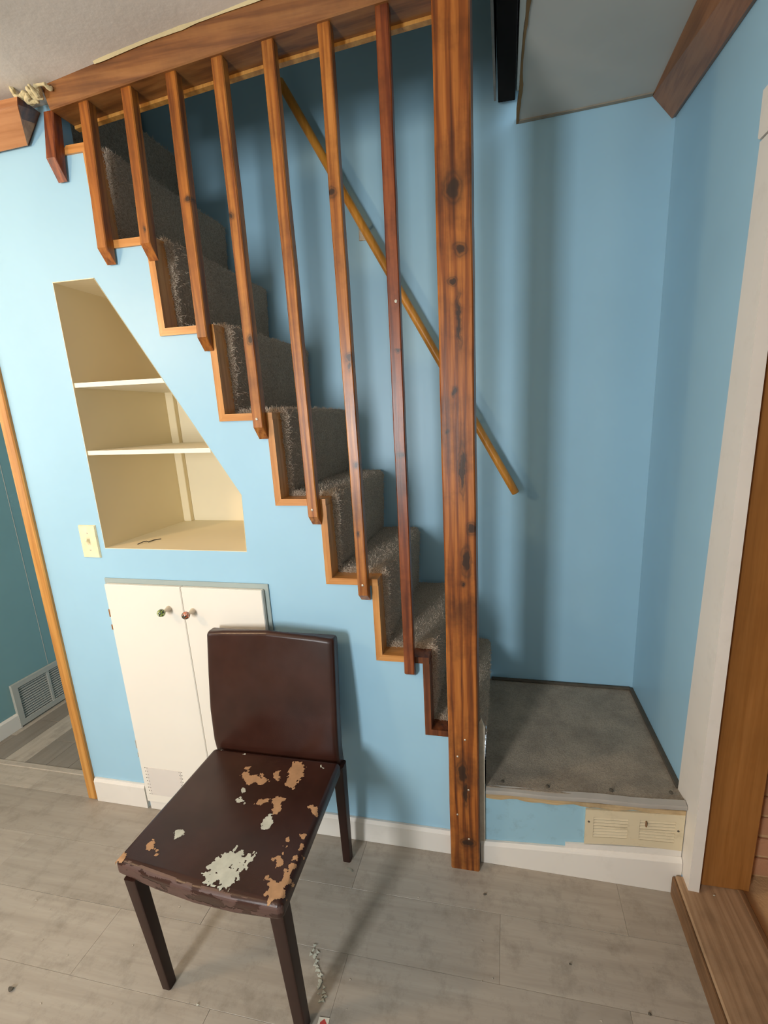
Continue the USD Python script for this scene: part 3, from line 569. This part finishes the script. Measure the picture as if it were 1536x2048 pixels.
# wall casing at the hall opening
part('trim_8', rbox(-1.440, -1.3985, -.012, .10, .0005, 2.305, .004), M_hallcasing, label='narrow orange wooden casing at the hall opening', cat='trim', kind='structure')

# ---------------------------------------------------------------- wall register under the landing
rg = thing('wall_register', 'cream painted heat register in the landing riser beside the doorway', 'register', (.66, -.015, .2))
def regpt(u, w, y): return (.5170+.2885*u, y, .1300+.1335*w+.0225*u + .006*math.sin(math.pi*u)*(1-w)*(u > 0)*(w < .5))
def regquad(u0, u1, w0, w1, y0, y1): return hull([regpt(u, w, y) for u in (u0, u1) for w in (w0, w1) for y in (y0, y1)])
part('frame', join(*[regquad(a_, b_, 0, .20, -.020, -.0125) for a_, b_ in zip(np.linspace(0, 1, 9)[:-1], np.linspace(0, 1, 9)[1:])], regquad(0, 1, .80, 1, -.020, -.0125), regquad(0, .085, 0, 1, -.020, -.0125), regquad(.915, 1, 0, 1, -.020, -.0125), regquad(.44, .56, .15, .85, -.0195, -.0125)), M_regis, rg, smooth=False)
part('backing', regquad(.05, .95, .15, .85, -.0135, -.0124), M_torn, rg)
for a_, b_ in ((.085, .44), (.56, .915)):
    for w in np.linspace(.215, .735, 7):
        part('louver', hull([regpt(a_, w, -.0200), regpt(b_, w, -.0200), regpt(a_, w+.048, -.0155), regpt(b_, w+.048, -.0155), regpt(a_, w+.008, -.0202), regpt(b_, w+.008, -.0202)]), M_regis, rg, smooth=False)
for u, w in ((.035, .66), (.945, .56)): p = regpt(u, w, -.0202); part('screw', disc(p[0], p[1], p[2], .0035, .0035, .0015, 1), M_crumb_dk, rg, smooth=True)
p = regpt(.62, .78, -.021); part('lever', rbox(p[0]-.002, p[0]+.002, -.026, -.0185, p[2]-.018, p[2], .001), M_sill_dk, rg, label='small bent brown lever')

# hall wall return grille
hg = thing('wall_grille', 'grey slatted return air grille low on the dim hall wall', 'grille', (-2.2, .43, .12))
gy0, gy1, gz0, gz1 = .309, .66, .008, .243; X0, X1 = -2.2095, -2.195
part('frame', join(rbox(X0, X1, gy0, gy1, gz0, gz0+.030, .001), rbox(X0, X1, gy0, gy1, gz1-.028, gz1, .001), rbox(X0, X1, gy0, gy0+.028, gz0, gz1, .001), rbox(X0, X1, gy1-.028, gy1, gz0, gz1, .001), rbox(X0, X1-.002, .484, .498, gz0+.02, gz1-.02, .001)), M_grey_metal, hg)
part('backing', rbox(-2.2094, -2.2075, gy0+.02, gy1-.02, gz0+.02, gz1-.02, .0005), M_dark, hg)
for z in np.linspace(gz0+.036, gz1-.040, 13):
    for a_, b_ in ((gy0+.028, .484), (.498, gy1-.028)):
        part('slat', hull([(-2.2065, a_, z+.0058), (-2.2065, b_, z+.0058), (-2.1985, a_, z), (-2.1985, b_, z), (-2.1980, a_, z+.002), (-2.1980, b_, z+.002), (-2.2065, a_, z+.0070), (-2.2065, b_, z+.0070)]), M_grey_metal, hg, smooth=False)

# ---------------------------------------------------------------- doorway at the right
cas = []
yl = lambda z: .058 - (.058+.004)*(z-.3)/1.8
part('trim_9', hull([(x, y, z) for z in (.0775, 2.075) for x in (.8085, .838) for y in (yl(z), -.080 if x < .83 else -.082)]), M_white, label='tall white door casing between landing and doorway', cat='trim', kind='structure', smooth=False)
part('trim_10', rbox(.803, .838, -1.10, yl(2.1)+.002, 2.079, 2.175, .003), M_white, label='white head casing at the top of the doorway', cat='trim', kind='structure')
d1 = thing('door_1', 'open doorway in the right wall with stained wooden jamb and sill', 'doorway', (.88, -.5, 0), kind='structure')
part('jamb', rbox(.836, .985, -.058, .05, .078, 2.10, .003), M_jamb, d1)
part('jamb', rbox(.836, .985, -1.05, -1.0, .078, 2.10, .003), M_jamb, d1)
part('head_jamb', rbox(.836, .985, -1.0, -.058, 2.06, 2.10, .003), M_jamb, d1)
part('sill', rbox(.7870, .970, -1.05, -.036, .004, .0775, .004), M_sill, d1)
part('sill_edge', rbox(.7790, .7868, -1.05, -.036, .0008, .0700, .002), M_sill_dk, d1, label='darker edge board of the sill')
part('threshold_strip', rbox(.952, .968, -1.05, -.058, .0776, .0835, .002), M_sill_dk, d1)
part('porch_slab', rbox(.9705, 1.65, -1.3, .30, -.10, .058, .003), M_mortar, d1)
wb = thing('wall_porch', 'tan brick wall seen through the doorway', 'wall', (1.1, .05, 0), kind='structure')
part('mortar_bed', rbox(.986, 1.65, .014, .10, .058, 2.5, .002), M_mortar, wb)
bz = .072; row = 0; br = random.Random(4)
while bz < 1.6:
    xx = 1.002 if row % 2 == 0 else 1.002 - .10
    while xx < 1.45:
        x0 = max(xx, 1.002)
        part('brick', rbox(x0, xx+.19, .004+br.uniform(0, .003), .016, bz, bz+.062, .003), M_brick, wb); xx += .203
    bz += .075; row += 1
part('wall_outer', join(rbox(1.65, 1.72, -1.6, .30, -.1, 2.7, .001), rbox(.92, 1.72, -1.60, -1.3, -.1, 2.7, .001), rbox(.92, 1.72, -1.6, .3, 2.6, 2.7, .001)), M_brick, label='enclosed porch walls beyond the doorway', cat='wall', kind='structure')

# window frame behind the viewer
w1 = thing('window_1', 'room window behind the viewer with white frame', 'window', (-.97, -2.86, 1.45), kind='structure')
part('frame', join(rbox(-1.24, -1.20, -2.90, -2.80, .95, 1.95, .002), rbox(-.74, -.70, -2.90, -2.80, .95, 1.95, .002), rbox(-1.24, -.70, -2.90, -2.80, .95, .985, .002), rbox(-1.24, -.70, -2.90, -2.80, 1.915, 1.95, .002)), M_white, w1)

# ---------------------------------------------------------------- chair
ch = thing('chair', 'brown leatherette dining chair with torn peeling seat standing before the cupboard', 'chair', (-.46, -.32, 0))
ZT, RR = .4495, .014
FL, FR, BR_, BL = (-.7000, -.5320), (-.2290, -.5650), (-.2480, -.140), (-.6950, -.140)
cs = []
cen = np.array([-.465, -.35])
def inset(p, r): d = np.array(p)-cen; return np.array(p) - np.sign(d)*r
for p in (FL, FR, BR_, BL):
    q = inset(p, RR); cs += [(q[0], q[1], ZT-RR), (q[0], q[1], ZT-.032)]
for t in (.25, .5, .75):
    q = inset(FL, RR)*(1-t) + inset(FR, RR)*t; s = math.sin(math.pi*t)
    cs += [(q[0], q[1]-.010*s, ZT-RR-.002), (q[0], q[1]-.006*s, ZT-.034-.014*s)]
seat = balls(cs, RR)
part('seat', seat, M_leather, ch, smooth=40)
lt = trimesh.Trimesh(*tm(seat.refine_to_length(.006)), process=False)
keep = (lt.face_normals[:, 1] < -.25) & (lt.triangles_center[:, 1] < -.5) & (lt.face_normals[:, 2] > -.2) & (meshkit.fbm(lt.triangles_center*np.array([22, 22, 60.0]), 3, 6) > .49)
lt.update_faces(keep); lt.remove_unreferenced_vertices()
vn = np.array(lt.vertices); nn = np.array(lt.vertex_normals); k_ = len(vn); fo_ = np.array(lt.faces)
part('worn_lip', (np.vstack([vn+nn*.0003, vn-nn*.0004]), np.vstack([fo_, fo_[:, ::-1]+k_])), M_leather_worn, ch, label='scuffed lighter front lip of the seat', smooth=False)
def bz_(y, z): return y
bk = []
for x, z, y in ((-.7300, .822, -.062), (-.2700, .838, -.062), (-.710, .62, -.094), (-.2590, .62, -.092), (-.699, .415, -.128), (-.2480, .415, -.128)): bk.append((x, y, z))
def backsec(z, side, yf, rad=.013):
    pass
LV = np.array([(.400, -.6990, -.2580, -.130), (.47, -.7030, -.2590, -.134), (.58, -.7060, -.2590, -.127), (.70, -.7060, -.2600, -.111), (.835, -.7050, -.2630, -.091)])
TH = .042        # padded front with a soft bevel all round, flat rear
sec = [(0, TH-.004), (0, .013), (.0015, .0075), (.006, .0035), (.013, .0012), (.022, .0003), (.06, -.0012), (.22, -.0028)]
zl = list(np.linspace(.400, .827, 26)); tops = [(0, 0.0)] + [(1-math.cos(a_), math.sin(a_)) for a_ in np.linspace(.2, math.pi/2, 8)]
rings = []
def ring(z, inset, arch):
    xl, xr, yf = (float(np.interp(z, LV[:, 0], LV[:, c_])) for c_ in (1, 2, 3)); out = []
    for dx, dy in sec: out.append((xl+dx, yf+dy))
    for dx, dy in reversed(sec): out.append((xr-dx, yf+dy))
    out += [(xr-.004, yf+TH), (xl+.004, yf+TH)]
    o = []
    for x, y in out:
        t = (x-xl)/(xr-xl); y2 = y + inset*.013*max(0, 1-(y-yf)/(TH*.6)) - inset*.006*max(0, (y-yf)/TH*2-1)
        o.append((x + inset*.006*(1-2*t)*(1 if abs(2*t-1) > .9 else .0), y2, z + .017*math.sin(math.pi*min(max(t, 0), 1))*arch))
    return o
for z in zl: rings.append(ring(z, 0, max(0, (z-.66)/.167)**2))
for ins, up in tops[1:]: rings.append(ring(.827 + .0135*up, ins, 1.0))
nr = len(rings[0]); vb_ = np.array(rings).reshape(-1, 3); fb_ = []
for a_ in range(len(rings)-1):
    for b_ in range(nr):
        p0, p1, q0, q1 = a_*nr+b_, a_*nr+(b_+1) % nr, (a_+1)*nr+b_, (a_+1)*nr+(b_+1) % nr
        fb_ += [(p0, p1, q1), (p0, q1, q0)]
for base, flip in ((0, True), ((len(rings)-1)*nr, False)):
    for b_ in range(1, nr-1): fb_.append((base, base+b_+1, base+b_) if flip else (base, base+b_, base+b_+1))
part('backrest', (vb_, np.array(fb_)), M_leather, ch, smooth=50)
def leg(top, foot, wt, wf, z1):
    pts = []
    for (x, y), w, z in ((top, wt, z1), (foot, wf, .0006)):
        h = w/2; c = .32*h
        for sx in (-1, 1):
            for sy in (-1, 1):
                pts += [(x+sx*h, y+sy*(h-c), z), (x+sx*(h-c), y+sy*h, z), (x+sx*(h-c*.3), y+sy*(h-c*.3), z)]
    return hull(pts)
for nm, top, foot, wt, wf, z1 in (('fl', (-.6577, -.523), (-.6467, -.5015), .034, .026, .405), ('fr', (-.2549, -.5331), (-.2417, -.5209), .038, .031, .405), ('bl', (-.676, -.118), (-.652, -.080), .034, .027, .42), ('br', (-.2640, -.118), (-.2772, -.0861), .036, .028, .42)):
    part('leg', leg(top, foot, wt, wf, z1), M_leather_leg, ch, smooth=25)
PATCH = dict(
    tanA=[(-0.373, -0.155), (-0.353, -0.171), (-0.342, -0.197), (-0.345, -0.224), (-0.353, -0.259), (-0.377, -0.254), (-0.388, -0.239), (-0.395, -0.205), (-0.392, -0.172)],
    tanB=[(-0.54, -0.226), (-0.522, -0.219), (-0.501, -0.23), (-0.486, -0.227), (-0.452, -0.24), (-0.439, -0.246), (-0.449, -0.259), (-0.463, -0.267), (-0.497, -0.259), (-0.518, -0.25)],
    tanB2=[(-0.439, -0.216), (-0.433, -0.206), (-0.417, -0.217), (-0.419, -0.231), (-0.431, -0.228)],
    tanC=[(-0.402, -0.302), (-0.395, -0.289), (-0.38, -0.3), (-0.354, -0.295), (-0.353, -0.322), (-0.36, -0.341), (-0.376, -0.336), (-0.383, -0.319)],
    tanC2=[(-0.434, -0.315), (-0.422, -0.305), (-0.404, -0.314), (-0.415, -0.323)],
    tanD=[(-0.653, -0.478), (-0.646, -0.47), (-0.607, -0.486), (-0.607, -0.495), (-0.64, -0.488)],
    tanE=[(-0.263, -0.401), (-0.247, -0.386), (-0.240, -0.41), (-0.241, -0.444), (-0.244, -0.465), (-0.252, -0.458), (-0.254, -0.425)],
    tanF=[(-0.287, -0.413), (-0.278, -0.416), (-0.282, -0.455), (-0.293, -0.45)],
    tanG=[(-0.299, -0.469), (-0.288, -0.457), (-0.267, -0.477), (-0.285, -0.485)],
    tanH=[(-0.297, -0.512), (-0.28, -0.506), (-0.261, -0.514), (-0.258, -0.503), (-0.255, -0.475), (-0.25, -0.46), (-0.240, -0.475), (-0.237, -0.51), (-0.236, -0.545), (-0.247, -0.556), (-0.263, -0.558), (-0.273, -0.548), (-0.283, -0.526)],
    tanJ=[(-0.273, -0.309), (-0.259, -0.311), (-0.246, -0.331), (-0.257, -0.329)],
    tanK=[(-0.537, -0.208), (-0.526, -0.2), (-0.519, -0.217)],
    tanL=[(-0.6965, -0.528), (-0.690, -0.505), (-0.683, -0.512), (-0.678, -0.532)],
    W1=[(-0.454, -0.534), (-0.458, -0.507), (-0.448, -0.491), (-0.441, -0.473), (-0.412, -0.459), (-0.387, -0.464), (-0.367, -0.46), (-0.359, -0.466), (-0.361, -0.514), (-0.362, -0.532), (-0.379, -0.548), (-0.411, -0.543), (-0.439, -0.546)],
    W2=[(-0.595, -0.434), (-0.586, -0.433), (-0.581, -0.426), (-0.573, -0.431), (-0.575, -0.436), (-0.561, -0.441), (-0.567, -0.444), (-0.576, -0.442), (-0.578, -0.447), (-0.585, -0.445), (-0.584, -0.438)],
    W3=[(-0.379, -0.369), (-0.371, -0.357), (-0.362, -0.359), (-0.362, -0.384), (-0.369, -0.391)],
    W4=[(-0.491, -0.322), (-0.487, -0.313), (-0.469, -0.316), (-0.467, -0.326)],
    W5=[(-0.503, -0.285), (-0.499, -0.278), (-0.486, -0.291), (-0.493, -0.297)],
    W6=[(-0.668, -0.151), (-0.668, -0.146), (-0.660, -0.146), (-0.661, -0.153)],
    W7=[(-0.583, -0.154), (-0.587, -0.147), (-0.574, -0.154)],
    W8=[(-0.303, -0.173), (-0.305, -0.16), (-0.292, -0.174)],
    W9=[(-0.607, -0.435), (-0.598, -0.429), (-0.592, -0.432), (-0.601, -0.438)])
seat_t = trimesh.Trimesh(*tm(seat), process=False)
def drape(poly, thick=.0007, step=.004):
    """a thin scrap that follows the seat's top"""
    gx0, gy0, gx1, gy1 = poly.bounds
    vs, fs = trimesh.creation.triangulate_polygon(poly, engine='earcut')
    m = trimesh.Trimesh(np.column_stack([vs, np.zeros(len(vs))]), fs).subdivide_to_size(step*2, max_iter=8)
    v = np.array(m.vertices); f = np.array(m.faces)
    o = np.column_stack([v[:, :2], np.full(len(v), .6)])
    z = np.full(len(v), ZT)
    # height of the rounded seat edge at each point
    sp = Polygon([FL, FR, BR_, BL])
    for i_, (x, y) in enumerate(v[:, :2]):
        d_ = sp.exterior.distance(Point(x, y)) if sp.contains(Point(x, y)) else 0.0
        if y < -.45: d_ += .010*math.sin(math.pi*min(max((x+.70)/.47, 0), 1))
        if d_ < RR: z[i_] = ZT - RR + math.sqrt(max(RR*RR-(RR-d_)**2, 0))
    if f.size and np.cross(v[f[0, 1]]-v[f[0, 0]], v[f[0, 2]]-v[f[0, 0]])[2] < 0: f = f[:, ::-1]
    vt = np.column_stack([v[:, :2], z+thick]); vb = np.column_stack([v[:, :2], z-.0005]); n = len(v)
    e = trimesh.Trimesh(vt, f, process=False); ed = e.edges[trimesh.grouping.group_rows(e.edges_sorted, require_count=1)]
    side = np.vstack([np.column_stack([ed[:, 1], ed[:, 0], ed[:, 0]+n]), np.column_stack([ed[:, 1], ed[:, 0]+n, ed[:, 1]+n])])
    return np.vstack([vt, vb]), np.vstack([f, f[:, ::-1]+n, side])
for k, (nm, pts) in enumerate(PATCH.items()):
    pg = Polygon(pts).buffer(0); big = pg.area > 2e-4
    pg = flaky(pg, .0019 if big else .0013, (.013 if nm == 'W1' else .009) if big else .004, 60+k, 1.0 if nm == 'W1' else 2.2, 1.15 if nm == 'W1' else .3)
    for gpoly in getattr(pg, 'geoms', [pg]):
        if gpoly.area < 2.5e-6: continue
        part('white_scrap' if nm[0] == 'W' else 'torn_patch', drape(gpoly), M_chalk if nm[0] == 'W' else M_tan, ch, smooth=False)

# ---------------------------------------------------------------- litter on the floor
def scrap(name, poly, z, t, m, label, cat):
    v, f = prism_xy(poly, z, z+t); return part(name, (v, f), m, label=label, cat=cat, smooth=False)
cd = thing('card', 'small cream card with a red print lying by the front chair leg', 'card', (-.196, -.508, 0))
cpoly = srot(sbox(-.206, -.535, -.178, -.497), 4)
v, f = prism_xy(cpoly, .0009, .0016); part('paper', (v, f), M_paper, cd, smooth=False)
v, f = prism_xy(Polygon([(-.1920, -.501), (-.1845, -.508), (-.1845, -.535), (-.1995, -.535), (-.1995, -.508)]).buffer(.001), .0015, .0019); part('print', (v, f), M_red, cd, smooth=False)
sk = ragged(Polygon([(-.290, -.360), (-.279, -.364), (-.262, -.395), (-.232, -.428), (-.205, -.462), (-.212, -.468), (-.240, -.440), (-.272, -.405)]), .006, .005, 77)
fp = []
qr = np.random.default_rng(21)
for t in np.linspace(0, 1, 34):
    c = np.array([-.287, -.358])*(1-t)+np.array([-.208, -.466])*t + qr.normal(0, .004, 2); s_ = qr.uniform(.002, .006)
    a_ = qr.uniform(0, 6.28)
    fp.append(hull([(c[0]+math.cos(a_+k_*2.1)*s_*(1.6 if k_ == 0 else 1), c[1]+math.sin(a_+k_*2.1)*s_, z_) for k_ in range(3) for z_ in (.0006, .0030)]))
part('torn_scuff', join(*fp), M_chalk, label='line of torn whitish flakes on the floor right of the chair', cat='scuff', kind='stuff', smooth=False)
sp_ = hull([(-.272, -.118, .0006), (-.262, -.116, .0006), (-.266, -.124, .004), (-.252, -.119, .0006), (-.246, -.126, .0006), (-.242, -.132, .004), (-.249, -.131, .006)])
part('crumb', sp_, M_chalk, label='white crumb at the foot of the rear right chair leg', cat='crumb', smooth=False)
CR = [(-1.075, -.586, .011, 1, 'dark fluff of dirt on the floor at the lower left corner'), (.2013, -.1319, .006, 1, 'dark crumb on the floor just right of the newel post'), (.8776, -.085, .004, 0, 'white speck on the wooden door sill'),
      (-.539, -.5287, .005, 0, 'pale chip on the floor under the front of the chair'), (.4424, -.2793, .005, 1, 'dark speck on the floor left of the doorway'), (.627, -.3549, .006, 1, 'dark speck on the floor near the bottom of the doorway sill')]
for k, (x, y, s_, dk, lab) in enumerate(CR):
    zz = .0775 if x > .8 else 0.0
    q = np.random.default_rng(100+k).normal(0, 1, (14, 3)); q /= np.linalg.norm(q, axis=1)[:, None]
    q = q*np.array([s_, s_*.6, s_*.4]) + np.array([x, y, zz+.0006+s_*.4]); q[:, 2] = np.maximum(q[:, 2], zz+.0006)
    part('crumb', hull(q), M_crumb_dk if dk else M_chalk, label=lab, cat='crumb', smooth=False)
gb = []
for _ in range(90):
    x, y = qr.uniform(-1.3, .75), qr.uniform(-.62, -.06)
    if -.75 < x < -.2 and y > -.5: continue
    s_ = qr.uniform(.0008, .0028); a_ = qr.uniform(0, 6.28)
    gb.append(hull([(x+math.cos(a_+k_*2.1)*s_*(1.8 if k_ == 0 else 1), y+math.sin(a_+k_*2.1)*s_, z_) for k_ in range(3) for z_ in (.0006, .0018)]))
part('grit', join(*gb), M_crumb, label='scattered pale grit across the floor', cat='grit', kind='stuff', smooth=False)
